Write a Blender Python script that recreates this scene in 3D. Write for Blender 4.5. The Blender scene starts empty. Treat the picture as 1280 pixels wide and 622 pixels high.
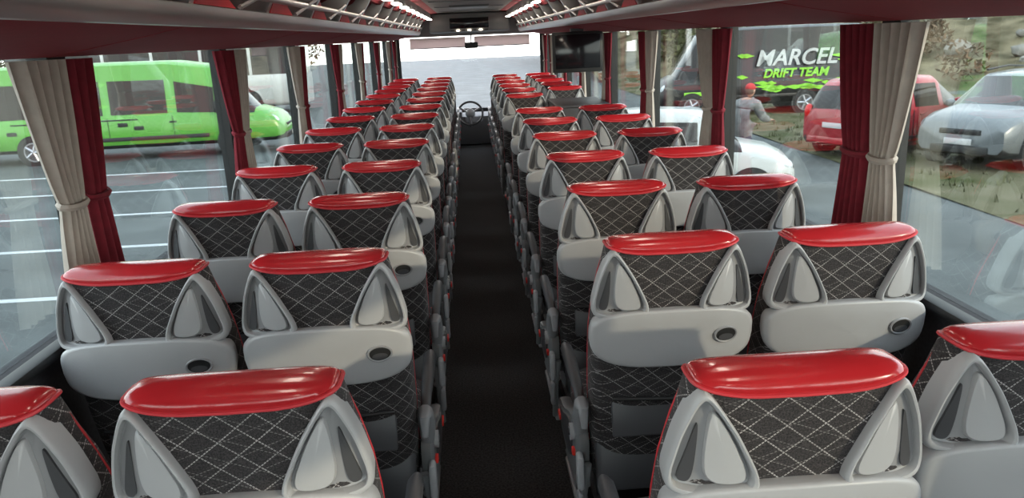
import bpy, bmesh, math, random
from mathutils import Vector, Matrix, Euler
random.seed(7)
scene = bpy.context.scene
try:
    scene.view_settings.view_transform = 'Standard'
except Exception:
    pass

# ------------------------------------------------------------------ materials
def base_mat(name):
    m = bpy.data.materials.new(name); m.use_nodes = True
    nt = m.node_tree
    return m, nt, nt.nodes['Principled BSDF']

def mat(name, col, rough=0.5, metal=0.0, noise=0.0, nscale=20.0, spec=0.5, coat=0.0, bump=0.0, emit=None, estr=0.0, col2=None):
    m, nt, b = base_mat(name)
    b.inputs['Base Color'].default_value = (*col, 1)
    b.inputs['Roughness'].default_value = rough
    b.inputs['Metallic'].default_value = metal
    b.inputs['Specular IOR Level'].default_value = spec
    b.inputs['Coat Weight'].default_value = coat
    if emit:
        b.inputs['Emission Color'].default_value = (*emit, 1)
        b.inputs['Emission Strength'].default_value = estr
    if noise > 0 or bump > 0:
        tc = nt.nodes.new('ShaderNodeTexCoord')
        n = nt.nodes.new('ShaderNodeTexNoise'); n.inputs['Scale'].default_value = nscale
        n.inputs['Detail'].default_value = 6 if col2 else 4
        nt.links.new(tc.outputs['Object'], n.inputs['Vector'])
        if noise > 0:
            r = nt.nodes.new('ShaderNodeValToRGB')
            r.color_ramp.elements[0].position = 0.3; r.color_ramp.elements[1].position = 0.7
            r.color_ramp.elements[0].color = (*[max(0, c*(1-noise)) for c in col], 1)
            r.color_ramp.elements[1].color = (*[min(1, c*(1+noise)) for c in (col2 or col)], 1)
            nt.links.new(n.outputs['Fac'], r.inputs['Fac'])
            nt.links.new(r.outputs['Color'], b.inputs['Base Color'])
        if bump > 0:
            bp = nt.nodes.new('ShaderNodeBump'); bp.inputs['Strength'].default_value = bump
            bp.inputs['Distance'].default_value = 0.01
            nt.links.new(n.outputs['Fac'], bp.inputs['Height'])
            nt.links.new(bp.outputs['Normal'], b.inputs['Normal'])
    return m

def math_node(nt, op, a, b=None):
    n = nt.nodes.new('ShaderNodeMath'); n.operation = op
    for i, v in enumerate((a, b)):
        if v is None: continue
        if isinstance(v, (int, float)): n.inputs[i].default_value = v
        else: nt.links.new(v, n.inputs[i])
    return n.outputs[0]

def fabric_mat():
    m, nt, b = base_mat('seat_fabric_diamond')
    tc = nt.nodes.new('ShaderNodeTexCoord')
    sep = nt.nodes.new('ShaderNodeSeparateXYZ'); nt.links.new(tc.outputs['Object'], sep.inputs[0])
    xy = math_node(nt, 'ADD', sep.outputs[0], math_node(nt, 'MULTIPLY', sep.outputs[1], 0.8))
    u = math_node(nt, 'MULTIPLY', xy, 1/0.068)
    v = math_node(nt, 'MULTIPLY', sep.outputs[2], 1/0.053)
    def fam(a, bb, off):
        return math_node(nt, 'ADD', math_node(nt, 'ADD', math_node(nt, 'MULTIPLY', u, a), math_node(nt, 'MULTIPLY', v, bb)), 40.0+off)
    s = fam(1, 1, 0); d = fam(1, -1, 0)
    s2 = fam(.62, 1.24, .3); d2 = fam(.62, -1.24, .3)
    def line(a, other, c, w, dash, duty):
        f = math_node(nt, 'FRACT', a)
        e = math_node(nt, 'ABSOLUTE', math_node(nt, 'SUBTRACT', f, c))
        l = math_node(nt, 'LESS_THAN', e, w)
        dd = math_node(nt, 'FRACT', math_node(nt, 'MULTIPLY', other, dash))
        return math_node(nt, 'MULTIPLY', l, math_node(nt, 'LESS_THAN', dd, duty))
    L = line(s, d, .5, .027, 7, .72)
    L = math_node(nt, 'MAXIMUM', L, line(d, s, .5, .027, 7, .72))
    L2 = line(s2, d2, .3, .022, 8, .6)
    L2 = math_node(nt, 'MAXIMUM', L2, line(d2, s2, .3, .022, 8, .6))
    L2 = math_node(nt, 'MULTIPLY', L2, 0.4)
    L = math_node(nt, 'MAXIMUM', L, L2)
    nn = nt.nodes.new('ShaderNodeTexNoise'); nn.inputs['Scale'].default_value = 32
    nt.links.new(tc.outputs['Object'], nn.inputs['Vector'])
    mr = nt.nodes.new('ShaderNodeMapRange'); mr.inputs[1].default_value = .35; mr.inputs[2].default_value = .6
    mr.inputs[3].default_value = .5; mr.inputs[4].default_value = 1.0
    nt.links.new(nn.outputs['Fac'], mr.inputs[0])
    L = math_node(nt, 'MULTIPLY', L, mr.outputs[0])
    n = nt.nodes.new('ShaderNodeTexNoise'); n.inputs['Scale'].default_value = 350
    nt.links.new(tc.outputs['Object'], n.inputs['Vector'])
    r = nt.nodes.new('ShaderNodeValToRGB')
    r.color_ramp.elements[0].color = (.009, .008, .009, 1); r.color_ramp.elements[0].position = .35
    r.color_ramp.elements[1].color = (.050, .043, .045, 1); r.color_ramp.elements[1].position = .7
    nt.links.new(n.outputs['Fac'], r.inputs['Fac'])
    mx = nt.nodes.new('ShaderNodeMixRGB'); mx.inputs[2].default_value = (.36, .34, .335, 1)
    nt.links.new(L, mx.inputs[0]); nt.links.new(r.outputs['Color'], mx.inputs[1])
    nt.links.new(mx.outputs[0], b.inputs['Base Color'])
    b.inputs['Roughness'].default_value = .9
    b.inputs['Sheen Weight'].default_value = .04
    return m

def glass_mat(name, tint=(.86, .91, .90), refl=0.45):
    m = bpy.data.materials.new(name); m.use_nodes = True
    nt = m.node_tree; nt.nodes.clear()
    o = nt.nodes.new('ShaderNodeOutputMaterial')
    t = nt.nodes.new('ShaderNodeBsdfTransparent'); t.inputs[0].default_value = (*tint, 1)
    g = nt.nodes.new('ShaderNodeBsdfGlossy'); g.inputs['Roughness'].default_value = .01
    f = nt.nodes.new('ShaderNodeFresnel'); f.inputs['IOR'].default_value = 1.4
    k = nt.nodes.new('ShaderNodeMath'); k.operation = 'MULTIPLY'; k.inputs[1].default_value = refl
    nt.links.new(f.outputs[0], k.inputs[0])
    mx = nt.nodes.new('ShaderNodeMixShader')
    nt.links.new(k.outputs[0], mx.inputs[0]); nt.links.new(t.outputs[0], mx.inputs[1]); nt.links.new(g.outputs[0], mx.inputs[2])
    nt.links.new(mx.outputs[0], o.inputs[0])
    return m
def translucent_mat(name, col):
    m = bpy.data.materials.new(name); m.use_nodes = True
    nt = m.node_tree; nt.nodes.clear()
    o = nt.nodes.new('ShaderNodeOutputMaterial')
    t = nt.nodes.new('ShaderNodeBsdfTranslucent'); t.inputs[0].default_value = (*col, 1)
    d = nt.nodes.new('ShaderNodeBsdfDiffuse'); d.inputs[0].default_value = (*col, 1)
    mx = nt.nodes.new('ShaderNodeMixShader'); mx.inputs[0].default_value = .35
    nt.links.new(t.outputs[0], mx.inputs[1]); nt.links.new(d.outputs[0], mx.inputs[2]); nt.links.new(mx.outputs[0], o.inputs[0])
    return m

M = {}
M['fabric'] = fabric_mat()
M['red'] = mat('red_leather', (.42, .017, .022), .22, noise=.10, nscale=6, bump=.10, coat=.5)
M['pipe'] = mat('red_piping', (.50, .02, .03), .5)
M['plastic'] = mat('light_grey_plastic', (.39, .39, .40), .36, noise=.03, nscale=8)
M['silver'] = mat('silver_grey_plastic', (.25, .25, .26), .33)
M['dgrey'] = mat('dark_grey_plastic', (.06, .06, .065), .42)
M['mgrey'] = mat('mid_grey_plastic', (.17, .175, .18), .36)
M['black'] = mat('black_plastic', (.012, .012, .013), .5)
M['carpet'] = mat('aisle_carpet', (.028, .026, .026), .95, noise=.85, nscale=110, bump=.3)
M['podium'] = mat('floor_lino_dark', (.022, .022, .024), .7, noise=.3, nscale=60)
M['wallf'] = mat('wall_felt', (.035, .035, .04), .9, noise=.2, nscale=80)
M['beige'] = mat('beige_curtain', (.43, .375, .325), .9, noise=.06, nscale=30)
M['redcur'] = mat('red_curtain', (.17, .008, .018), .9, noise=.15, nscale=30)
M['rackred'] = mat('rack_red_fabric', (.28, .012, .022), .75, noise=.08, nscale=50)
M['ceil'] = mat('ceiling_liner', (.33, .32, .31), .85)
M['rail'] = mat('rack_aluminium', (.55, .53, .52), .28, metal=.8)
M['lampw'] = mat('reading_lamp_glow', (1, .9, .75), .4, emit=(1, .86, .66), estr=9)
M['strip'] = mat('ceiling_strip_light', (1, 1, 1), .4, emit=(1, .88, .74), estr=13)
M['screen'] = mat('screen_black', (.008, .008, .01), .12)
M['glass'] = glass_mat('window_glass')
M['glassc'] = glass_mat('windscreen_glass', (.99, .99, .99), .3)
M['asphalt'] = mat('asphalt', (.074, .082, .082), .8, noise=.25, nscale=.9, bump=.2, spec=.25)
M['paint'] = mat('line_paint', (.40, .42, .43), .7, spec=.2)
M['grass'] = mat('grass_and_gravel', (.055, .070, .020), .95, noise=.35, nscale=.9, bump=.6, col2=(.10, .088, .060), spec=.1)
M['hill'] = mat('hillside', (.06, .055, .022), .95, noise=.5, nscale=.8, bump=.7, col2=(.13, .11, .07), spec=.1)
M['rock'] = mat('rock', (.18, .17, .15), .9, noise=.4, nscale=2)
M['leafo'] = mat('olive_leaves', (.065, .07, .026), .85, noise=.5, nscale=1.5)
M['leafb'] = mat('brown_leaves', (.10, .06, .03), .85, noise=.5, nscale=1.5)
M['bark'] = mat('bark', (.08, .06, .045), .9, noise=.3)
M['green'] = mat('green_paint', (.080, .27, .038), .3, coat=.15)
M['redp'] = mat('red_paint', (.28, .012, .020), .25, coat=.3)
M['silverp'] = mat('silver_paint', (.14, .152, .16), .3, metal=.2, coat=.3)
M['whitep'] = mat('white_paint', (.42, .44, .44), .3, coat=.4)
M['blackp'] = mat('black_paint', (.008, .009, .010), .35, coat=.1)
M['cglass'] = mat('car_glass', (.016, .012, .010), .06, spec=.35)
M['tyre'] = mat('tyre', (.02, .02, .02), .85)
M['rim'] = mat('alloy_rim', (.4, .4, .42), .3, metal=.8)
M['lens'] = mat('headlight_lens', (.50, .53, .55), .1, spec=.8)
M['tail'] = mat('tail_light', (.5, .01, .01), .15)
M['plate'] = mat('number_plate', (.5, .5, .5), .5)
M['lime'] = mat('lime_graphic', (.22, .55, .04), .4)
M['skin'] = mat('skin', (.38, .22, .16), .6)
M['jacket'] = mat('grey_jacket', (.16, .16, .16), .9, noise=.35, nscale=9)
M['jeans'] = mat('jeans', (.05, .06, .09), .9)
M['cap'] = mat('red_cap', (.4, .03, .03), .8)
M['hair'] = mat('hair', (.10, .07, .05), .8)
M['blind'] = translucent_mat('sun_blind', (.75, .64, .62))
M['orange'] = mat('button_red', (.7, .03, .02), .4)

# ------------------------------------------------------------------ mesh builder
class MB:
    def __init__(s): s.v = []; s.f = []; s.m = []; s.mats = []; s.sm = []
    def mi(s, m):
        if m not in s.mats: s.mats.append(m)
        return s.mats.index(m)
    def add(s, vs, fs, m, smooth=True):
        o = len(s.v); s.v += [tuple(v) for v in vs]
        k = s.mi(m) if not isinstance(m, list) else None
        for i, f in enumerate(fs):
            s.f.append(tuple(a+o for a in f)); s.m.append(k if k is not None else s.mi(m[i])); s.sm.append(smooth)
    def box(s, c, d, m, bev=0.0, rot=None, seg=2):
        bm = bmesh.new(); bmesh.ops.create_cube(bm, size=1)
        bmesh.ops.scale(bm, vec=Vector(d), verts=bm.verts)
        if bev > 0:
            bmesh.ops.bevel(bm, geom=bm.edges[:], offset=bev, segments=seg, affect='EDGES', profile=.5)
        if rot: bmesh.ops.rotate(bm, cent=(0, 0, 0), matrix=Euler(rot).to_matrix(), verts=bm.verts)
        bmesh.ops.translate(bm, vec=Vector(c), verts=bm.verts)
        bm.verts.index_update()
        s.add([v.co[:] for v in bm.verts], [[v.index for v in f.verts] for f in bm.faces], m, bev > 0)
        bm.free()
    def ball(s, c, r, m, seg=16, rings=10, rot=None):
        bm = bmesh.new(); bmesh.ops.create_uvsphere(bm, u_segments=seg, v_segments=rings, radius=1)
        bmesh.ops.scale(bm, vec=Vector(r if hasattr(r, '__len__') else (r, r, r)), verts=bm.verts)
        if rot: bmesh.ops.rotate(bm, cent=(0, 0, 0), matrix=Euler(rot).to_matrix(), verts=bm.verts)
        bmesh.ops.translate(bm, vec=Vector(c), verts=bm.verts); bm.verts.index_update()
        s.add([v.co[:] for v in bm.verts], [[v.index for v in f.verts] for f in bm.faces], m); bm.free()
    def tube(s, pts, r, m, seg=8, closed=False):
        pts = [Vector(p) for p in pts]; n = len(pts); vs = []; fs = []
        rr = r if hasattr(r, '__len__') else [r]*n
        prev = None
        for i, p in enumerate(pts):
            if closed: t = pts[(i+1) % n]-pts[i-1]
            else: t = pts[min(i+1, n-1)]-pts[max(i-1, 0)]
            t.normalize()
            if prev is None:
                a = t.cross(Vector((0, 0, 1)))
                if a.length < .05: a = t.cross(Vector((0, 1, 0)))
            else: a = prev - t*prev.dot(t)
            a.normalize(); prev = a; b = t.cross(a)
            for k in range(seg):
                an = 2*math.pi*k/seg
                vs.append(p + (a*math.cos(an)+b*math.sin(an))*rr[i])
        for i in range(n if closed else n-1):
            for k in range(seg):
                fs.append([i*seg+k, i*seg+(k+1) % seg, ((i+1) % n)*seg+(k+1) % seg, ((i+1) % n)*seg+k])
        if not closed:
            fs.append(list(range(seg))[::-1]); fs.append([(n-1)*seg+k for k in range(seg)])
        s.add(vs, fs, m)
    def cyl(s, p0, p1, r, m, seg=20, r2=None): 
        s.tube([p0, p1], [r, r if r2 is None else r2], m, seg)
    def loft(s, rings, m, closed=True, cap0=True, cap1=True, fn=None, smooth=True):
        n = len(rings[0]); vs = [p for r in rings for p in r]; fs = []; ms = []
        for i in range(len(rings)-1):
            for k in range(n if closed else n-1):
                fs.append([i*n+k, i*n+(k+1) % n, (i+1)*n+(k+1) % n, (i+1)*n+k])
                ms.append(fn(i, k) if fn else m)
        if cap0: fs.append(list(range(n))[::-1]); ms.append(m)
        if cap1: fs.append([(len(rings)-1)*n+k for k in range(n)]); ms.append(m)
        s.add(vs, fs, ms, smooth)
    def mesh(s, name, recalc=True, sharp=None):
        me = bpy.data.meshes.new(name); me.from_pydata(s.v, [], s.f)
        for m in s.mats: me.materials.append(m)
        me.polygons.foreach_set('material_index', s.m)
        me.polygons.foreach_set('use_smooth', s.sm)
        if recalc:
            bm = bmesh.new(); bm.from_mesh(me); bmesh.ops.recalc_face_normals(bm, faces=bm.faces); bm.to_mesh(me); bm.free()
        if sharp:
            try: me.set_sharp_from_angle(angle=math.radians(sharp))
            except Exception: pass
        me.update(); return me
    def obj(s, name, parent=None, sharp=40, loc=(0, 0, 0), rotz=0):
        o = bpy.data.objects.new(name, s.mesh(name, sharp=sharp)); scene.collection.objects.link(o)
        o.location = loc; o.rotation_euler = (0, 0, rotz)
        if parent: o.parent = parent
        return o

def empty(name, loc=(0, 0, 0), rotz=0):
    e = bpy.data.objects.new(name, None); scene.collection.objects.link(e)
    e.location = loc; e.rotation_euler = (0, 0, rotz); e.empty_display_size = .2
    return e

# ------------------------------------------------------------------ seats
# z, rear y, front y, half width
PROF = [(.34, .095, .25, .205), (.50, .050, .24, .218), (.65, .010, .215, .224), (.75, -.014, .195, .226),
        (.85, -.033, .175, .227), (.95, -.043, .145, .222), (1.03, -.049, .115, .212), (1.09, -.052, .085, .201),
        (1.148, -.052, .060, .185)]
CAP = [(1.151, -.056, .060, .185), (1.159, -.059, .060, .184), (1.168, -.056, .056, .181), (1.177, -.047, .048, .176), (1.184, -.034, .036, .166),
       (1.189, -.016, .020, .140), (1.190, -.006, .006, .075)]
RISE = .022
def interp(z):
    P = PROF+CAP
    if z <= P[0][0]: return P[0][1:]
    for a, b in zip(P, P[1:]):
        if a[0] <= z <= b[0]:
            t = (z-a[0])/(b[0]-a[0]); return tuple(a[i]+(b[i]-a[i])*t for i in (1, 2, 3))
    return P[-1][1:]
NEXP = 4.0
def ring(z, r, f, w, n=48, e=NEXP):
    yc = (r+f)/2; d = (f-r)/2; out = []
    for k in range(n):
        a = 2*math.pi*k/n; c = math.cos(a); s_ = math.sin(a)
        out.append((w*math.copysign(abs(c)**(2/e), c), yc+d*math.copysign(abs(s_)**(2/e), s_), z))
    return out
def surf_y(x, z):
    r, f, w = interp(z)
    q = abs(x)/.235
    return r+.042*q**3.0
def chaikin(p, it, first=.2):
    for k in range(it):
        t = first if k == 0 else .25; o = []
        for i in range(len(p)):
            a = Vector(p[i]); b = Vector(p[(i+1) % len(p)])
            o.append(a.lerp(b, t)); o.append(a.lerp(b, 1-t))
        p = o
    return p

def seat_mesh(name, side):
    b = MB()
    rr = []
    def lift(x, k): return RISE*min(1, (abs(x)/.184))**3.2*k
    for i in range(len(PROF)-1):
        z0 = PROF[i][0]; z1 = PROF[i+1][0]
        for t in (0, .5): 
            z = z0+(z1-z0)*t; k = max(0, (z-1.09)/.058)
            rr.append([(x, y, zz+lift(x, k)) for x, y, zz in ring(z, *interp(z))])
    rr.append([(x, y, zz+lift(x, 1)) for x, y, zz in ring(*PROF[-1])])
    b.loft(rr, M['fabric'], fn=None)
    def capring(c):
        k = 1-min(1, (c[0]-1.151)/.036)
        return [(x, y, z+lift(x, k)-.004*k) for (x, y, z) in ring(*c, n=48, e=4.6)]
    cap = [capring(c) for c in CAP]
    b.loft(cap, M['red'])
    b.tube([(x*1.012, y*1.03, z-.001) for x, y, z in cap[0]], .0042, M['pipe'], 6, True)
    for sx in (-1, 1):
        pts = []
        for i in range(9):
            z = .42+(1.165-.42)*i/8; r, f, w = interp(z)
            pts.append((sx*(w-.004), (r+f)/2+.42*(f-r)/2, z))
        b.tube(pts, .0048, M['pipe'], 6)
    # handles
    for sx in (-1, 1):
        tri = [(sx*.174, 1.174), (sx*.214, 1.080), (sx*.240, .953), (sx*.060, .964), (sx*.116, 1.085)]
        lp = chaikin([(x, z, 0) for x, z in tri], 3, .17)
        c = sum((p for p in lp), Vector())/len(lp)
        def L(sc, off):
            o = []
            for p in lp:
                q = c+(p-c)*sc
                o.append((q.x, surf_y(q.x, min(q.y, 1.145))-off, q.y))
            return o
        loops = [L(.98, -.03), L(1.02, .004), L(1.02, .018), L(.99, .025), L(.95, .027), L(.89, .025), L(.865, .018), L(.85, .008)]
        b.loft(loops, M['plastic'], cap0=False, cap1=False)
        b.loft([L(.85, .008), L(.81, .005), L(.4, .010), L(.02, .012)], M['silver'], cap0=False)
        # light inner wing; raised dark patch paints the shade of the finger slot
        def patch(poly, offs, m):
            q0 = chaikin([(x, z, 0) for x, z in poly], 3, .2); cc = sum(q0, Vector())/len(q0)
            b.loft([[(q.x, surf_y(q.x, q.y)-of, q.y) for q in [cc+(p-cc)*sc for p in q0]] for sc, of in offs], m, cap0=False)
        patch([(sx*.164, 1.140), (sx*.176, .981), (sx*.086, .981), (sx*.126, 1.080)], ((1, .004), (1, .014), (.94, .019), (.02, .021)), M['plastic'])
        patch([(sx*.178, 1.118), (sx*.199, 1.04), (sx*.215, .980), (sx*.186, .980)], ((1, .004), (1, .0125), (.02, .0125)), M['dgrey'])
    # tray panel
    def pan(sc, off):
        o = []
        for k in range(48):
            a = 2*math.pi*k/48; cc = math.cos(a); ss = math.sin(a)
            e = 4.2 if ss > 0 else 3.4
            x = .240*math.copysign(abs(cc)**(2/e), cc)*sc
            z = .886+.086*math.copysign(abs(ss)**(2/e), ss)*sc
            x *= 1.0-.05*max(0, (.89-z)/.085)
            if ss > 0: z += .012*(1-(x/.24)**2)*sc
            r, f, w = interp(z)
            o.append((x, r+.035*(abs(x)/.24)**2.5-off, z))
        return o
    b.loft([pan(.97, -.03), pan(1, .0), pan(1, .020), pan(.985, .027), pan(.955, .030), pan(.92, .0305), pan(.6, .030), pan(.02, .030)], M['plastic'], cap0=False)
    # cup hole: flat black disc paints the shade inside, no real recess
    hx, hz = .150, .895
    def yo(x, z): r, f, w = interp(z); return r+.035*(abs(x)/.24)**2.5-.031
    rg = []
    for k in range(24):
        a = 2*math.pi*k/24; x = hx+.033*math.cos(a); z = hz+.023*math.sin(a)
        rg.append((x, yo(x, z)-.0005, z))
    b.tube(rg, .0035, M['silver'], 6, True)
    b.add(rg+[(hx, yo(hx, hz)-.0015, hz)], [[k, (k+1) % 24, 24] for k in range(24)], M['black'])
    pk = []
    for k in range(24):
        a = 2*math.pi*k/24; x = hx+.022*math.cos(a); z = hz-.007+.010*math.sin(a); pk.append((x, yo(x, z)-.003, z))
    b.add(pk, [list(range(24))], M['dgrey'])
    # net pocket and lower kick shell
    b.box((0, .012, .62), (.34, .016, .13), M['dgrey'], .006, rot=(math.radians(-14), 0, 0))
    b.tube([(-.17, -.005, .685), (0, -.018, .682), (.17, -.005, .685)], .006, M['black'], 6)
    b.box((0, .082, .42), (.42, .05, .18), M['dgrey'], .02, rot=(math.radians(-14), 0, 0))
    # cushion
    crs = []
    for (y, zt, zb, w) in [(.17, .47, .36, .205), (.20, .50, .34, .222), (.34, .505, .33, .226), (.50, .52, .33, .226), (.60, .525, .34, .224), (.645, .50, .36, .215), (.66, .45, .39, .19)]:
        zc = (zt+zb)/2; d = (zt-zb)/2
        crs.append([(w*math.copysign(abs(math.cos(a))**.5, math.cos(a)), y, zc+d*math.copysign(abs(math.sin(a))**.6, math.sin(a))) for a in [2*math.pi*k/28 for k in range(28)]])
    b.loft(crs, M['fabric'])
    for sx in (-1, 1):
        b.tube([(sx*.221, .22, .47), (sx*.226, .4, .475), (sx*.224, .58, .49), (sx*.20, .65, .48)], .005, M['pipe'], 6)
    # frame & feet
    b.box((0, .40, .315), (.40, .40, .035), M['dgrey'], .008)
    for sx in (-1, 1):
        b.box((sx*.15, .38, .215), (.035, .09, .19), M['mgrey'], .008)
        b.box((sx*.15, .38, .129), (.06, .42, .018), M['mgrey'], .006)
    b.box((0, .30, .22), (.26, .03, .16), M['black'], .005)
    if side:
        s = side
        ol = [(.08, .50), (.16, .54), (.30, .50), (.46, .43), (.60, .41), (.63, .35), (.58, .30), (.30, .28), (.12, .33)]
        lp = chaikin([(y, z, 0) for y, z in ol], 2, .2)
        c = sum(lp, Vector())/len(lp)
        b.loft([[(s*xx, q.x, q.y) for q in [c+(p-c)*sc for p in lp]] for sc, xx in ((.98, .228), (1, .240), (1, .258), (.95, .267), (.6, .269), (.02, .269))], M['mgrey'], cap0=False)
        b.loft([[(s*xx, q.x, q.y+.01) for q in [c+(p-c)*sc for p in lp]] for sc, xx in ((.62, .266), (.60, .274), (.5, .276), (.02, .276))], M['dgrey'], cap0=False)
        b.box((s*.277, .50, .38), (.010, .05, .022), M['orange'], .003)
        b.box((s*.272, .15, .43), (.012, .03, .022), M['orange'], .003)
        b.cyl((s*.255, .17, .49), (s*.282, .17, .49), .028, M['plastic'], 18)
        b.cyl((s*.255, .17, .49), (s*.286, .17, .49), .012, M['dgrey'], 12)
        # armrest
        b.tube([(s*.250, .08, .60), (s*.252, .16, .645), (s*.252, .32, .660), (s*.252, .46, .660), (s*.252, .51, .65)], [.015, .018, .022, .022, .013], M['dgrey'], 10)
        b.tube([(s*.250, .040, .57), (s*.252, .050, .63), (s*.252, .075, .635), (s*.252, .11, .58), (s*.250, .13, .50)], [.010, .016, .026, .028, .020], M['silver'], 10)
        # floor leg on aisle side
        b.box((s*.228, .36, .21), (.022, .14, .19), M['mgrey'], .008)
        b.box((s*.228, .36, .131), (.045, .50, .022), M['silver'], .008)
        b.tube([(s*.236, .11, .33), (s*.246, .22, .25), (s*.246, .5, .23)], .014, M['mgrey'], 8)
        b.tube([(s*.236, .08, .42), (s*.250, .09, .30), (s*.250, .13, .14)], .013, M['mgrey'], 8)
        b.box((s*.262, .075, .40), (.022, .05, .12), M['plastic'], .009)
        b.box((s*.262, .085, .27), (.020, .045, .10), M['silver'], .008)
    return b.mesh(name, sharp=45)

mesh_win = seat_mesh('seat_window', 0)
mesh_al = seat_mesh('seat_aisle_left', 1)
mesh_ar = seat_mesh('seat_aisle_right', -1)
P0, PITCH = 1.27, .82
NR = 14
def put(me, x, y):
    o = bpy.data.objects.new('bus_seat', me); scene.collection.objects.link(o); o.location = (x, y, .002)
for i in range(NR):
    y = P0+PITCH*i
    put(mesh_al, -.498, y+.01); put(mesh_win, -1.0, y)
    if i not in (7,):
        put(mesh_ar, .494-(.010 if i == 0 else 0), y-(.06 if i == 0 else 0))
    if i not in (7, 8):
        put(mesh_win, 1.0, y+(.02 if i == 0 else -.02))

# ------------------------------------------------------------------ bus shell
Y0, Y1 = -1.3, 13.7
WX = 1.30
ZS, ZT = .94, 1.755
b = MB(); b.box((0, (Y0+Y1)/2, -.03), (2.64, Y1-Y0, .06), M['carpet']); fl = b.obj('floor')
for s in (-1, 1):
    b = MB(); b.box((s*.79, (Y0+12.9)/2, .06), (1.0, 12.9-Y0, .118), M['podium'], .01)
    b.box((s*.287, (Y0+12.9)/2, .112), (.02, 12.9-Y0, .014), M['mgrey'], .004)
    b.obj('seat_podium')
b = MB()
b.box((0, (Y0+Y1)/2, 2.16), (1.1, Y1-Y0, .04), M['ceil'])
for s in (-1, 1):
    b.box((s*.92, (Y0+Y1)/2, 2.13), (.84, Y1-Y0, .04), M['rackred'], rot=(0, s*math.radians(4), 0))
y = -1.0
while y < 13:
    b.box((0, y, 2.137), (.9, .02, .008), M['mgrey']); y += 1.64
b.box((0, 10.3, 2.13), (.5, .6, .03), M['mgrey'], .01)
b.obj('ceiling')
PILL = [-.95, .80] + [2.48+1.66*k for k in range(7)] + [13.62]
for s, nm in ((-1, 'left'), (1, 'right')):
    b = MB()
    b.box((s*(WX+.03), (Y0+Y1)/2, ZS/2), (.06, Y1-Y0, ZS), M['wallf'])
    b.box((s*(WX-.012), (Y0+Y1)/2, ZS-.01), (.05, Y1-Y0, .03), M['black'], .008)
    b.box((s*(WX+.03), (Y0+Y1)/2, (ZT+2.16)/2), (.06, Y1-Y0, 2.16-ZT), M['ceil'])
    for p in PILL:
        b.box((s*(WX+.03), p, (ZS+ZT)/2), (.06, .11, ZT-ZS), M['black'])
    b.tube([(s*(WX-.04), Y0+.1, .22), (s*(WX-.04), 12.9, .22)], .035, M['mgrey'], 10)
    b.obj('wall_'+nm)
    b = MB()
    for a, c in zip(PILL, PILL[1:]):
        b.box((s*(WX+.035), (a+c)/2, (ZS+ZT)/2), (.006, c-a-.11, ZT-ZS), M['glass'])
    b.obj('window_1' if s < 0 else 'window_2')
# rear wall with big window
b = MB()
b.box((0, Y0-.03, .45), (2.6, .06, .9), M['wallf']); b.box((0, Y0-.03, 2.07), (2.6, .06, .18), M['wallf'])
for s in (-1, 1): b.box((s*1.22, Y0-.03, 1.45), (.16, .06, 1.1), M['black'])
b.obj('wall_rear')
b = MB(); b.box((0, Y0-.03, 1.44), (2.28, .006, 1.08), M['glass']); b.obj('window_3')
# front
b = MB()
b.box((0, Y1+.03, .25), (2.6, .06, .6), M['black']); b.box((0, Y1+.03, 1.97), (2.6, .06, .38), M['ceil'])
for s in (-1, 1): b.box((s*1.25, Y1+.03, 1.15), (.09, .06, 1.3), M['black'])
b.box((0, 13.0, 1.98), (1.3, .5, .30), M['mgrey'], .05)
b.box((0, 12.74, 1.97), (.62, .02, .16), M['screen'], .01)
for k in range(7): b.box((-.27+.09*k, 12.728, 1.86), (.05, .02, .02), M['lampw'] if k % 2 else M['dgrey'])
b.obj('wall_front')
b = MB(); b.box((0, Y1+.03, 1.15), (2.4, .006, 1.25), M['glassc']); b.obj('window_4')
b = MB()
for s, w in ((-1, .95), (1, .95)):
    b.box((s*.55, Y1-.05, 1.68), (w, .004, .17), M['blind'])
    b.tube([(s*.55-w/2, Y1-.05, 1.595), (s*.55+w/2, Y1-.05, 1.595)], .008, M['mgrey'], 8)
b.obj('sun_blind')
b = MB()
prof = [(12.95, 0.02), (12.95, .42), (13.02, .55), (13.2, .61), (13.5, .58), (13.66, .50), (13.66, .02)]
b.loft([[(x, y, z) for y, z in prof] for x in (-1.25, -.2)], M['dgrey'])
b.loft([[(x, y, z-.08 if z > .1 else z) for y, z in prof] for x in (-.2, 1.25)], M['dgrey'])
b.box((-.72, 12.99, .52), (.5, .06, .12), M['silver'], .03)
b.box((.0, 13.0, .38), (.3, .05, .2), M['silver'], .03)
b.obj('dashboard')
b = MB()
wc = Vector((-.06, 12.64, .56)); R = Euler((math.radians(62), 0, 0)).to_matrix()
b.tube([wc+R@Vector((.20*math.cos(a), .20*math.sin(a), 0)) for a in [2*math.pi*k/32 for k in range(32)]], .018, M['dgrey'], 8, True)
for a in (0, 2.1, 4.2): b.tube([wc, wc+R@Vector((.19*math.cos(a+.5), .19*math.sin(a+.5), 0))], .018, M['silver'], 6)
b.ball(wc, (.08, .06, .08), M['plastic'])
b.tube([wc, (-.06, 12.90, .34)], .03, M['dgrey'], 8)
b.obj('steering_wheel')
b = MB(); b.tube([(0.02, 13.5, 1.78), (0.02, 13.45, 1.66)], .01, M['dgrey'], 6); b.box((0.02, 13.44, 1.62), (.22, .03, .10), M['black'], .012); b.obj('rear_view_mirror')

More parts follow.
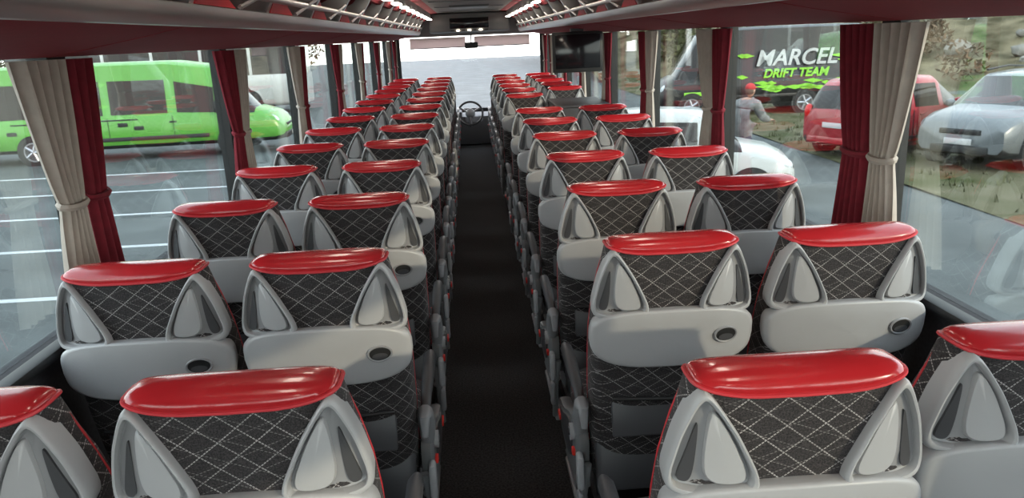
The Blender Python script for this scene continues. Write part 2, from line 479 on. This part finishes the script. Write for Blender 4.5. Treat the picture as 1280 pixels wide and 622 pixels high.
# luggage racks
for s in (-1, 1):
    b = MB()
    ya, yb = Y0+.02, 12.7
    def ext(prof, m, closed=True):
        b.loft([[(s*x, y, z) for x, z in prof] for y in (ya, yb)], m, closed=closed, cap0=closed, cap1=closed)
    ext([(1.295, 1.745), (1.22, 1.745), (1.10, 1.765), (.95, 1.79), (.84, 1.812), (.82, 1.822), (.84, 1.835), (1.0, 1.82), (1.295, 1.80)], M['rackred'])
    y = -1.0
    while y < 12.5:
        b.tube([(s*1.22, y, 1.747), (s*1.10, y, 1.766), (s*.95, y, 1.791), (s*.84, y, 1.813)], .003, M['rackred'], 6)
        y += 1.64
    ext([(.835, 1.812), (.80, 1.812), (.775, 1.835), (.77, 1.865), (.785, 1.87), (.80, 1.845), (.835, 1.835)], M['rail'])
    b.tube([(s*.755, ya, 1.915), (s*.755, yb, 1.915)], .014, M['rail'], 10)
    ext([(1.28, 1.83), (1.28, 2.10), (1.26, 2.10), (1.26, 1.83)], M['rackred'])
    ext([(.80, 2.14), (.66, 2.075), (.64, 2.045), (.60, 2.045), (.60, 2.14)], M['mgrey'])
    ext([(.655, 2.06), (.70, 2.02), (.73, 2.02), (.74, 2.09)], M['rackred'])
    y = -1.1
    while y < 12.6:
        pr = [(1.26, 1.83), (.79, 1.84), (.76, 1.90), (.70, 1.99), (.66, 2.06), (.72, 2.08), (.80, 2.0), (.95, 1.93), (1.26, 1.90)]
        b.loft([[(s*x, y+dy, z) for x, z in pr] for dy in (-.018, .018)], M['rail'], smooth=False)
        tri = [(y+.02, .772, 1.868), (y+.40, .772, 1.868), (y+.02, .735, 1.955)]
        b.add([(s*x, yy, z) for yy, x, z in tri]+[(s*(x+.006), yy, z) for yy, x, z in tri], [[0, 1, 2], [3, 4, 5], [0, 1, 4, 3], [1, 2, 5, 4], [2, 0, 3, 5]], M['pipe'], False)
        b.tube([(s*.765, y+.42, 1.872), (s*.73, y+.80, 1.955)], .008, M['rail'], 6)
        y += .82
    b.obj('luggage_rack')
    b = MB()
    y = -.7
    while y < 12.6:
        b.box((s*.61, y, 2.038), (.07, .26, .012), M['strip'], .004)
        y += .82
    b.obj('ceiling_lamp')

# monitor
b = MB()
b.box((.95, 7.2, 1.58), (.46, .05, .36), M['black'], .012); b.box((.95, 7.172, 1.585), (.41, .006, .30), M['screen'], .002)
b.box((.95, 7.22, 1.772), (.12, .04, .03), M['dgrey'], .006); b.obj('monitor')
# mid door partition and table on the right side
b = MB()
yy = P0+PITCH*7
b.box((.98, yy-.02, .62), (.50, .04, 1.0), M['dgrey'], .015)
b.box((.98, yy+.9, .62), (.50, .04, .98), M['dgrey'], .015)
b.box((.76, yy+.44, .62), (.03, .92, .98), M['dgrey'], .012)
b.box((.98, yy+.44, 1.10), (.50, .96, .03), M['black'], .012)
b.obj('stairwell_partition')

# curtains
def curtain(s, ytop0, ytop1, ytie0, ytie1, m, x0, name='curtain', zt=1.738, zb=.97, ztie=1.32, amp=.022):
    b = MB(); nz, ny = 26, 60; vs = []; fs = []
    pleats = max(3, round((ytop1-ytop0)/.050))
    for i in range(nz+1):
        z = zt+(zb-zt)*i/nz
        if z > ztie: t = ((z-ztie)/(zt-ztie))**.75
        else: t = min(1, ((ztie-z)/(ztie-zb)))**.8*.62
        a = ytie0+(ytop0-ytie0)*t; c = ytie1+(ytop1-ytie1)*t
        for j in range(ny+1):
            q = j/ny
            y = a+(c-a)*q + .004*math.sin(9*z+q*7)
            ph = 2*math.pi*pleats*q+.5*math.sin(5*z)
            x = x0+amp*(.55+.45*t)*math.sin(ph)
            vs.append((s*x, y, z))
    for i in range(nz):
        for j in range(ny):
            fs.append([i*(ny+1)+j, i*(ny+1)+j+1, (i+1)*(ny+1)+j+1, (i+1)*(ny+1)+j])
    b.add(vs, fs, m)
    yc = (ytie0+ytie1)/2; hw = (ytie1-ytie0)/2+.008
    b.tube([(s*(x0+.021*math.cos(a)), yc+hw*math.sin(a), ztie+.008*math.cos(a)) for a in [2*math.pi*k/20 for k in range(20)]], .011, m, 6, True)
    o = b.obj(name); return o
for s in (-1, 1):
    for k, p in enumerate(PILL[2:]):
        p2 = min(p, 13.4)
        if s > 0 and k == 0: p2 += .06
        if (k % 2 == 0):
            curtain(s, p2-.31, p2-.05, p2-.20, p2-.08, M['beige'], 1.262)
            w_ = .18 if s > 0 else .12
            curtain(s, p2-.05, p2+w_, p2-.05, p2+w_*.6, M['redcur'], 1.262)
        elif s > 0:
            curtain(s, p2-.20, p2+.02, p2-.12, p2+.0, M['redcur'], 1.262)
            curtain(s, p2+.03, p2+.32, p2+.05, p2+.16, M['beige'], 1.262)
        else:
            curtain(s, p2-.24, p2-.0, p2-.10, p2-.0, M['redcur'], 1.262)
            curtain(s, p2+.01, p2+.22, p2+.01, p2+.12, M['beige'], 1.262)
    curtain(s, .45, .70, .60, .70, M['beige'], 1.262)
    curtain(s, .72, .92, .72, .82, M['redcur'], 1.262)

# ------------------------------------------------------------------ exterior
GZ = -1.05
b = MB(); b.add([(-70, -40, GZ), (70, -40, GZ), (70, 110, GZ), (-70, 110, GZ)], [[0, 1, 2, 3]], M['asphalt'], False); b.obj('ground')
b = MB()
for y in (6.6, 9.0, 11.4, 13.8, 16.2, 18.6):
    b.box((-8.6, y, GZ+.004), (10.5, .13, .006), M['paint'])
b.obj('parking_lines')
def hz(x, y): 
    r = max(0, x*.75+y*.55-30); return GZ+.03+min(9, r*.30) if x > 7.4 else GZ
b = MB(); n = 40; vs = []; fs = []
for i in range(n+1):
    for j in range(n+1):
        x = 7.4+(70-7.4)*(i/n)**1.5; y = 3+ 95*j/n
        z = hz(x+.001, y)
        z += (random.random()-.5)*(.05 if z < GZ+.05 else .5)
        vs.append((x, y, z))
for i in range(n):
    for j in range(n): fs.append([i*(n+1)+j, (i+1)*(n+1)+j, (i+1)*(n+1)+j+1, i*(n+1)+j+1])
mats = []
for f in fs:
    zz = sum(vs[a][2] for a in f)/4
    mats.append(M['grass'] if zz < GZ+.3 else M['hill'])
b.add(vs, fs, mats); b.obj('grass_hill')

def foliage(b, c, r, n, m, sz=.12):
    vs = []; fs = []
    for i in range(n):
        d = Vector((random.gauss(0, 1), random.gauss(0, 1), random.gauss(0, 1))); d.normalize()
        rad = random.random()**.35
        p = Vector(c)+Vector((d.x*r[0], d.y*r[1], d.z*r[2]))*rad
        a = Vector((random.uniform(-1, 1), random.uniform(-1, 1), random.uniform(-1, 1))).normalized()*sz*random.uniform(.6, 1.4)
        q = Vector((random.uniform(-1, 1), random.uniform(-1, 1), random.uniform(-1, 1))).normalized()*sz*random.uniform(.5, 1.1)
        k = len(vs); vs += [p-a, p+q*.6, p+a, p-q*.6]; fs.append([k, k+1, k+2, k+3])
    b.add(vs, fs, m, False)
b = MB()
for i in range(90):
    x = random.uniform(14, 44); y = random.uniform(14, 50)
    if x*.75+y*.55 < 31: continue
    z = hz(x, y); r = random.uniform(.4, 1.1)
    foliage(b, (x, y, z+r*.6), (r, r, r*.9), 240, M['leafo'] if random.random() < .55 else M['leafb'], .14)
b.obj('hillside_shrubs')
b = MB()
for i in range(80):
    x = random.uniform(16, 40); y = random.uniform(12, 40)
    if x*.75+y*.55 < 30.5: continue
    z = hz(x, y); r = random.uniform(.2, .6)
    bm = bmesh.new(); bmesh.ops.create_icosphere(bm, subdivisions=2, radius=r)
    for v in bm.verts: v.co *= random.uniform(.8, 1.15); v.co.z *= .7
    bm.verts.index_update()
    b.add([(v.co.x+x, v.co.y+y, v.co.z+z+.1) for v in bm.verts], [[v.index for v in f.verts] for f in bm.faces], M['rock'], False); bm.free()
b.obj('boulders')
# low grass tufts on the verge
b = MB()
for i in range(900):
    x = random.uniform(7.5, 16); y = random.uniform(6, 24); h = random.uniform(.05, .16)
    for k in range(4):
        a = random.uniform(0, 6.28); dx, dy = .05*math.cos(a), .05*math.sin(a); px, py = x+random.uniform(-.08, .08), y+random.uniform(-.08, .08)
        b.add([(px-dy*.3, py+dx*.3, GZ+.02), (px+dy*.3, py-dx*.3, GZ+.02), (px+dx, py+dy, GZ+.03+h)], [[0, 1, 2]], M['leafo'], False)
b.obj('grass_tufts')
def tree(loc, h, m, sc=1):
    b = MB(); x, y, z = loc
    b.tube([(x, y, z), (x+.1, y, z+h*.4), (x, y+.1, z+h*.9)], [.2*sc, .14*sc, .03], M['bark'], 8)
    for k in range(12):
        a = random.uniform(0, 6.28); zz = z+h*random.uniform(.25, .8); l = h*.28
        b.tube([(x, y, zz), (x+l*.5*math.cos(a), y+l*.5*math.sin(a), zz+l*.35), (x+l*math.cos(a), y+l*math.sin(a), zz+l*.9)], [.07, .04, .015], M['bark'], 5)
    foliage(b, (x, y, z+h*.60), (h*.34, h*.34, h*.46), 1700, m, .2)
    b.obj('tree')
for (x, y, h) in [(-45, 40, 8), (-33, 60, 8), (-27, 50, 10), (-22, 52, 9), (-17, 54, 9), (-50, 46, 9), (-52, 36, 8), (-12, 56, 8), (12, 48, 8), (18, 50, 9), (24, 46, 8), (9, 58, 8), (15, 42, 7), (10.5, 40, 6)]:
    tree((x, y, hz(x, y) if x > 7.4 else GZ), h, M['leafo'] if random.random() < .5 else M['leafb'])

# ------------------------------------------------------------------ vehicles
def section(t):
    (x, w, zb, zs, zg, zr, wr) = t
    ws = w*.96
    wg = ws+(wr-ws)*((zg-zs)/max(.02, zr-zs))
    dr = min(.07, (zr-zg)*.6)
    return [(0, zb), (w*.88, zb), (w*.985, zb+.10), (w, (zb+zs)/2), (w*.99, zs-.05), (ws, zs), (wg, zg), (wr, zr-dr), (wr*.84, zr), (0, zr+.012)]
def hull(b, st, paint, flags):
    rings = []
    for t in st:
        half = section(t); x = t[0]
        rings.append([(x, -y, z) for y, z in half] + [(x, y, z) for y, z in half[-2:0:-1]])
    n = len(rings[0])
    def fn(i, k):
        j = k if k < 9 else n-1-k
        f = flags[i]
        if f == 'w' and j >= 5: return M['cglass']
        if j == 0 or (j == 1): return M['black']
        return paint
    b.loft(rings, paint, fn=fn)
    # side window panes set proud of the body
    for i, f in enumerate(flags):
        if f != 'g': continue
        A = section(st[i]); B = section(st[i+1]); xa, xb = st[i][0], st[i+1][0]
        for s in (-1, 1):
            o = .008
            def P(x, S, t): 
                y = S[5][0]+(S[6][0]-S[5][0])*t; z = S[5][1]+(S[6][1]-S[5][1])*t; return (x, s*(y+o), z)
            b.add([P(xa+.03, A, .04), P(xb-.03, B, .04), P(xb-.03, B, .96), P(xa+.03, A, .96)], [[0, 1, 2, 3]], M['cglass'], False)

def wheels(b, xs, y, r, w=.2):
    for x in xs:
        for s in (-1, 1):
            b.cyl((x, s*(y-.12), r+.01), (x, s*(y+.012), r+.01), r*1.17, M['black'], 28)
            ty = s*(y-.1); 
            pr = [(-.1, r*.7), (-.1, r*.94), (-.06, r), (.09, r), (.125, r*.94), (.125, r*.68)]
            rings = []
            for k in range(28):
                a = 2*math.pi*k/28
                rings.append([(x+rr*math.cos(a), ty+s*o, r+rr*math.sin(a)) for o, rr in pr])
            rings.append(rings[0]); b.loft(rings, M['tyre'], closed=True, cap0=False, cap1=False)
            b.cyl((x, s*(y-.05), r), (x, s*(y+.016), r), r*.66, M['dgrey'], 24)
            for k in range(5):
                a = 2*math.pi*k/5
                b.tube([(x, s*(y+.02), r), (x+r*.64*math.cos(a), s*(y+.02), r+r*.64*math.sin(a))], [.05, .035], M['rim'], 6)
            b.tube([(x+r*.66*math.cos(a), s*(y+.02), r+r*.66*math.sin(a)) for a in [2*math.pi*k/24 for k in range(24)]], .022, M['rim'], 6, True)

def hatch(name, paint, loc, heading, sx=1, sy=1, sz=1, wr=.31, plate=True, suv=False):
    e = empty(name, loc, heading)
    st = [(-1.95, .70, .34, .78, .80, .84, .55), (-1.90, .80, .26, .90, .92, .96, .60), (-1.66, .845, .22, .94, 1.30, 1.40, .60), (-1.5, .85, .20, .95, 1.38, 1.50, .62),
          (-1.38, .85, .20, .95, 1.40, 1.52, .62), (-.62, .85, .20, .94, 1.42, 1.55, .63), (-.52, .85, .20, .94, 1.42, 1.55, .63), (.28, .85, .20, .93, 1.40, 1.52, .62),
          (.40, .85, .2, .93, 1.36, 1.48, .61), (1.02, .84, .2, .91, .93, .99, .66), (1.55, .82, .22, .80, .84, .90, .62), (1.85, .76, .26, .68, .71, .76, .56), (1.95, .66, .34, .56, .58, .62, .5)]
    if suv:
        st = st[:9]+[(1.02, .84, .2, .93, .97, 1.03, .68), (1.55, .83, .22, .88, .92, .98, .66), (1.84, .79, .26, .80, .84, .89, .62), (1.95, .74, .32, .70, .73, .78, .58)]
    st = [(a*sx, w*sy, zb*sz, zs*sz, zg*sz, zr*sz, wr_*sy) for a, w, zb, zs, zg, zr, wr_ in st]
    fl = ['b', 'w', 'b', 'b', 'g', 'b', 'g', 'b', 'w', 'b', 'b', 'b']
    b = MB(); hull(b, st, paint, fl); b.obj('body', e, sharp=50)
    b = MB(); wheels(b, (-1.2*sx, 1.2*sx), .85*sy, wr); b.obj('wheels', e)
    b = MB()
    for s in (-1, 1):
        b.ball((1.74*sx, s*.60*sy, (.78 if suv else .70)*sz), (.17, .16, .09), M['lens'], rot=(0, .3, s*.4))
        b.ball((1.86*sx, s*.62*sy, .42*sz), (.06, .08, .05), M['lens'])
        b.ball((-1.86*sx, s*.70*sy, .88*sz), (.10, .10, .17), M['tail'])
        b.ball((.72*sx, s*.93*sy, 1.0*sz), (.07, .11, .08), paint)
        for xx in (-.30, -1.0): b.box((xx*sx, s*.86*sy, .82*sz), (.16, .03, .03), paint if not suv else M['silver'], .01)
        for xx in (-.57, .42): b.box((xx*sx, s*.851*sy, .62*sz), (.012, .008, .60), M['black'])
        b.box((-.1*sx, s*.853*sy, .38*sz), (1.6*sx, .02, .07), M['black'], .008)
        if suv: b.tube([(-1.4*sx, s*.60*sy, 1.56*sz), (-.5*sx, s*.60*sy, 1.62*sz), (.2*sx, s*.6*sy, 1.58*sz)], .02, M['black'], 6)
    b.box((1.92*sx, 0, (.66 if suv else .58)*sz), (.12, .72*sy, .10), M['black'], .02)
    b.box((1.93*sx, 0, .36*sz), (.12, 1.0*sy, .14), M['black'], .03)
    b.box((2.0*sx, 0, .50*sz), (.02, .50, .11), M['plate'], .004)
    b.box((-1.955*sx, 0, .66*sz), (.02, .50, .11), M['plate'], .004)
    b.box((-1.93*sx, 0, .36*sz), (.08, 1.3*sy, .14), M['black'] if suv else paint, .03)
    b.obj('trim_parts', e); return e

def van(name, paint, loc, heading, windows=True, L=1.0, Z=1.0):
    e = empty(name, loc, heading)
    st = [(-3.55, .90, .45, 1.25, 2.05, 2.55, .74), (-3.47, .98, .36, 1.3, 2.20, 2.68, .80), (-3.25, .99, .35, 1.26, 2.28, 2.72, .82), (-1.75, .99, .35, 1.26, 2.28, 2.74, .82), (-1.62, .99, .35, 1.26, 2.28, 2.74, .82),
          (-.20, .99, .35, 1.26, 2.28, 2.74, .82), (-.08, .99, .35, 1.26, 2.28, 2.74, .82), (1.15, .99, .35, 1.26, 2.26, 2.72, .82), (1.30, .99, .35, 1.26, 2.2, 2.70, .82), (2.15, .98, .35, 1.22, 1.98, 2.52, .78),
          (2.95, .96, .35, 1.18, 1.22, 1.30, .74), (3.35, .93, .36, 1.0, 1.05, 1.12, .70), (3.52, .86, .40, .78, .80, .86, .66), (3.58, .76, .5, .66, .68, .72, .6)]
    st = [(t[0]*L, t[1], t[2]*Z, t[3]*Z, t[4]*Z, t[5]*Z, t[6]) for t in st]
    g = 'g' if windows else 'b'
    fl = ['b', 'b', g, 'b', g, 'b', g, 'b', 'g', 'w', 'b', 'b', 'b']
    b = MB(); hull(b, st, paint, fl); b.obj('body', e, sharp=50)
    b = MB(); wheels(b, (-1.75*L if windows else -1.35, 2.45*L), .99, .36); b.obj('wheels', e)
    b = MB()
    for s in (-1, 1):
        b.ball((3.30*L, s*.74, .92*Z), (.20, .15, .15), M['lens'], rot=(0, .5, s*.3))
        b.box((-3.52*L, s*.82, 1.15*Z), (.08, .12, .5), M['tail'], .02)
        b.box((2.2*L, s*1.13, 1.42*Z), (.12, .16, .32), M['black'], .04)
        b.tube([(2.2*L, s*.95, 1.3*Z), (2.2*L, s*1.12, 1.35*Z)], .03, M['black'], 6)
        b.box((1.22*L, s*.995, 1.05*Z), (.18, .03, .04), M['black'], .01)
        b.box((.4*L, s*.995, .62*Z), (3.1*L, .02, .10), M['black'], .008)
        for xx in (1.22, 2.2, -.14, -1.68): b.box((xx*L, s*.992, .92*Z), (.012, .01, .6*Z), M['black'])
    b.box((3.55*L, 0, .72*Z), (.06, 1.0, .16), M['black'], .02)
    b.box((3.56*L, 0, .48*Z), (.12, 1.5, .16), M['black'], .04)
    b.box((3.63*L, 0, .5*Z), (.02, .5, .11), M['plate'], .004)
    b.obj('trim_parts', e)
    return e

gv = van('green_minibus', M['green'], (-9.5, 22.0, GZ), math.radians(3), True, 1.22, .93)
b = MB()
for k, x in enumerate((-2.6, -1.9, -1.0, .2, .6)):
    b.box((x, -.998, .85+.1*(k % 2)), (.25, .006, .10), M['black'], .002)
b.box((-1, -.998, 1.08), (3.2, .006, .03), M['black']); b.obj('side_decals', gv)
bv = van('black_van', M['blackp'], (9.3, 25.4, GZ), math.pi-math.radians(3), False, .92)
def text(parent, body, size, loc, m, shear=.25):
    c = bpy.data.curves.new('lettering', 'FONT'); c.body = body; c.size = size; c.extrude = .008; c.shear = shear; c.offset = .012
    c.align_x = 'CENTER'; c.materials.append(m)
    o = bpy.data.objects.new('lettering', c); scene.collection.objects.link(o)
    o.parent = parent; o.location = loc; o.rotation_euler = (math.radians(90), 0, math.pi)
text(bv, 'MARCEL', .68, (-1.0, 1.015, 1.55), M['whitep'])
text(bv, 'DRIFT TEAM', .37, (-1.0, 1.015, 1.18), M['lime'])
b = MB()
for k in range(22):
    x = random.uniform(-3.1, .6); z = random.choice([random.uniform(.70, 1.08), random.uniform(.70, 1.08), random.uniform(1.15, 1.9)])
    if z > 1.12: x = random.choice([random.uniform(-3.0, -2.3), random.uniform(.4, .9)])
    l = random.uniform(.15, .45)
    yy = 1.0 if z < 1.3 else .97
    b.add([(x-l, yy, z), (x, yy, z-.06), (x+l, yy, z+.03), (x, yy, z+.08)], [[0, 1, 2, 3]], M['lime'], False)
b.box((-3.1, .985, 1.2), (.16, .012, 1.1), M['lime'], .004)
b.box((2.0, .992, .75), (1.0, .012, .12), M['lime'], .004)
b.obj('side_decals', bv)

ph = math.radians(209); w = Vector((10.1, 13.45)); lf = Vector((1.2*1.13, .85))
c = w-Vector((lf.x*math.cos(ph)-lf.y*math.sin(ph), lf.x*math.sin(ph)+lf.y*math.cos(ph)))
hatch('silver_suv', M['silverp'], (c.x, c.y, GZ+.03), ph, 1.13, 1.06, 1.08, .36, suv=True)
ph = math.radians(24); w = Vector((8.45, 15.2)); lf = Vector((-1.2, -.85))
c = w-Vector((lf.x*math.cos(ph)-lf.y*math.sin(ph), lf.x*math.sin(ph)+lf.y*math.cos(ph)))
hatch('red_hatchback', M['redp'], (c.x, c.y, GZ+.03), ph, 1.0, 1.0, 1.05, .31)
wc_ = hatch('white_car', M['whitep'], (3.45, 12.7, GZ), math.radians(-14), .88, .95, .98, .30)
b = MB()   # open front door (far side)
b.box((.75, 1.30, .62), (.10, .85, .62), M['whitep'], .03); 
b.box((.72, 1.26, 1.12), (.03, .70, .40), M['cglass'], .01)
b.tube([(.74, .90, .92), (.62, .98, 1.34), (.62, 1.55, 1.34), (.74, 1.70, .92)], .022, M['black'], 6)
b.obj('open_door', wc_)

# white coach in the background
e = empty('white_motorcoach', (-13.2, 35, GZ), 0)
b = MB()
rings = []
for x, k in ((-6, .9), (-5.85, 1), (5.6, 1), (5.95, .93), (6.05, .8)):
    half = [(0, .35), (1.1, .35), (1.25, .5), (1.25, 1.6), (1.25*k, 1.65), (1.2*k, 2.95), (1.15*k, 3.3), (.9, 3.4), (0, 3.42)]
    rings.append([(x, -y, z) for y, z in half]+[(x, y, z) for y, z in half[-2:0:-1]])
nn = len(rings[0])
b.loft(rings, M['whitep'], fn=lambda i, k: M['cglass'] if (k if k < 8 else nn-1-k) == 4 else M['whitep'])
for x in (-4, -2, 0, 2, 4): b.box((x, 0, 2.3), (.12, 2.51, 1.3), M['whitep'])
wheels(b, (-3.6, 3.8), 1.25, .48); b.obj('body', e, sharp=50)
b = MB(); b.box((-38, 48, GZ+2.2), (14, 8, 4.4), M['whitep']); 
b.loft([[(x, 43.6, GZ+4.4), (x, 48, GZ+7), (x, 52.4, GZ+4.4)] for x in (-45.4, -30.6)], M['redp'], smooth=False)
for x in (-43, -40, -37, -34): b.box((x, 43.97, GZ+2.6), (1.2, .06, 1.3), M['cglass'])
b.obj('house')

# ------------------------------------------------------------------ person
def skin_mesh(pts, edges, radii, levels=2):
    me = bpy.data.meshes.new('tmp'); me.from_pydata(pts, edges, [])
    o = bpy.data.objects.new('tmp', me); scene.collection.objects.link(o)
    o.modifiers.new('sk', 'SKIN'); 
    for i, r in enumerate(radii):
        r = r if hasattr(r, '__len__') else (r, r)
        me.skin_vertices[0].data[i].radius = r
        me.skin_vertices[0].data[i].use_root = (i == 0)
    ss = o.modifiers.new('ss', 'SUBSURF'); ss.levels = levels; ss.render_levels = levels
    dg = bpy.context.evaluated_depsgraph_get(); dg.update()
    res = bpy.data.meshes.new_from_object(o.evaluated_get(dg))
    bpy.data.objects.remove(o, do_unlink=True)
    return res
try:
    man = empty('man', (4.85, 13.8, GZ), math.radians(-55))
    P = [(0, 0, .95), (0, .04, 1.12), (0, .10, 1.32), (0, .15, 1.46), (0, .18, 1.54),
         (.19, .14, 1.42), (.25, .26, 1.18), (.22, .50, 1.12),
         (-.19, .14, 1.42), (-.27, .16, 1.14), (-.22, .38, 1.0),
         (.10, 0, .88), (.13, .06, .50), (.13, -.02, .10), (.14, .15, .05),
         (-.10, 0, .88), (-.13, .03, .50), (-.13, -.06, .10), (-.14, .11, .05)]
    E = [(0, 1), (1, 2), (2, 3), (3, 4), (3, 5), (5, 6), (6, 7), (3, 8), (8, 9), (9, 10), (0, 11), (11, 12), (12, 13), (13, 14), (0, 15), (15, 16), (16, 17), (17, 18)]
    Rr = [(.19, .15), (.19, .15), (.21, .16), (.13, .11), .06, .10, .08, .055, .10, .08, .055, .11, .08, .06, .045, .11, .08, .06, .045]
    me = skin_mesh(P, E, Rr)
    for m in (M['jacket'], M['jeans'], M['skin'], M['black']): me.materials.append(m)
    for p in me.polygons:
        z = p.center.z; p.use_smooth = True
        p.material_index = 3 if z < .11 else 1 if z < .86 else 2 if (z > 1.51 and abs(p.center.x) < .08) else 0
    o = bpy.data.objects.new('body', me); scene.collection.objects.link(o); o.parent = man
    for hand, (wx, wy, wz) in (('hand_right', (.22, .50, 1.12)), ('hand_left', (-.22, .38, 1.0))):
        pp = [(wx, wy, wz), (wx, wy+.05, wz-.005), (wx, wy+.09, wz-.01)]; ee = [(0, 1), (1, 2)]; rr = [.022, (.032, .018), (.036, .015)]
        for k in range(4):
            ox = (k-1.5)*.019; ln = (.062, .074, .068, .052)[k]
            i0 = len(pp); pp += [(wx+ox, wy+.105, wz-.012), (wx+ox*1.1, wy+.105+ln*.5, wz-.022), (wx+ox*1.1, wy+.105+ln*.8, wz-.045)]
            rr += [.0095, .009, .008]; ee += [(2, i0), (i0, i0+1), (i0+1, i0+2)]
        sg = -1 if wx > 0 else 1
        i0 = len(pp); pp += [(wx+sg*.04, wy+.055, wz-.012), (wx+sg*.052, wy+.09, wz-.025)]; rr += [.011, .009]; ee += [(1, i0), (i0, i0+1)]
        hm = skin_mesh(pp, ee, rr); hm.materials.append(M['skin'])
        for p in hm.polygons: p.use_smooth = True
        o = bpy.data.objects.new(hand, hm); scene.collection.objects.link(o); o.parent = man
    b = MB(); bm = bmesh.new(); bmesh.ops.create_uvsphere(bm, u_segments=28, v_segments=20, radius=1)
    for v in bm.verts:
        x, y, z = v.co
        y2 = y*.098; x2 = x*.076; z2 = z*.118
        if z < 0: x2 *= 1+.22*z; y2 *= 1+.10*z
        if y > .8 and abs(x) < .28 and -.25 < z < .15: y2 += .022*(1-abs(x)/.28)*(1-abs(z+.08)/.3)
        if y > .7 and .0 < z < .25 and .2 < abs(x) < .6: y2 -= .008
        v.co = (x2, y2, z2)
    bm.verts.index_update(); HC = Vector((0, .215, 1.655))
    b.add([v.co+HC for v in bm.verts], [[v.index for v in f.verts] for f in bm.faces], M['skin']); bm.free()
    for s in (-1, 1):
        b.ball(HC+Vector((s*.078, -.005, -.005)), (.012, .022, .032), M['skin'])
        b.ball(HC+Vector((s*.030, .086, .012)), (.013, .008, .008), M['whitep'])
        b.ball(HC+Vector((s*.030, .093, .012)), (.006, .004, .006), M['black'])
    b.ball(HC+Vector((0, .090, -.058)), (.024, .008, .007), M['redp'])
    b.ball(HC+Vector((0, -.018, .010)), (.080, .092, .100), M['hair'])
    b.ball(HC+Vector((0, -.006, .055)), (.086, .104, .082), M['cap'])
    b.ball(HC+Vector((0, .11, .048)), (.06, .06, .010), M['cap'])
    b.tube([(.085*math.cos(a), .165+.075*math.sin(a), 1.50+.02*math.sin(a)) for a in [2*math.pi*k/20 for k in range(20)]], .030, M['jacket'], 8, True)
    b.obj('head', man)
except Exception as ex:
    print('PERSON FAIL', ex)

# ------------------------------------------------------------------ light
wd = bpy.data.worlds.new('sky'); scene.world = wd; wd.use_nodes = True
nt = wd.node_tree; bg = nt.nodes['Background']
tc = nt.nodes.new('ShaderNodeTexCoord'); sp = nt.nodes.new('ShaderNodeSeparateXYZ'); nt.links.new(tc.outputs['Generated'], sp.inputs[0])
rp = nt.nodes.new('ShaderNodeValToRGB'); nt.links.new(sp.outputs[2], rp.inputs[0])
rp.color_ramp.elements[0].position = 0; rp.color_ramp.elements[0].color = (1.0, .97, .93, 1)
rp.color_ramp.elements[1].position = .6; rp.color_ramp.elements[1].color = (.80, .88, 1.0, 1)
nt.links.new(rp.outputs[0], bg.inputs[0]); bg.inputs[1].default_value = 5.2
def sun(d, e, col, ang):
    l = bpy.data.lights.new('sun', 'SUN'); l.energy = e; l.color = col; l.angle = math.radians(ang)
    o = bpy.data.objects.new('sun', l); scene.collection.objects.link(o)
    o.rotation_euler = Vector(d).to_track_quat('-Z', 'Y').to_euler(); o.location = (0, 0, 20)
sun((-.62, .70, -.26), 4.5, (1, .80, .60), 1.0)

# ------------------------------------------------------------------ camera
cam = bpy.data.cameras.new('camera'); co = bpy.data.objects.new('camera', cam); scene.collection.objects.link(co)
cam.sensor_width = 36; cam.lens = 961/1280*36; cam.clip_start = .02; cam.clip_end = 400
psi = math.radians(2.6); th = math.radians(15.5); ro = math.radians(2.5)
F = Vector((math.sin(psi)*math.cos(th), math.cos(psi)*math.cos(th), -math.sin(th)))
R0 = Vector((math.cos(psi), -math.sin(psi), 0)); U0 = R0.cross(F)
Rv = R0*math.cos(ro)-U0*math.sin(ro); U = U0*math.cos(ro)+R0*math.sin(ro)
m = Matrix((Rv, U, -F)).transposed().to_4x4(); m.translation = Vector((-.053, 0, 1.75))
co.matrix_world = m
scene.camera = co
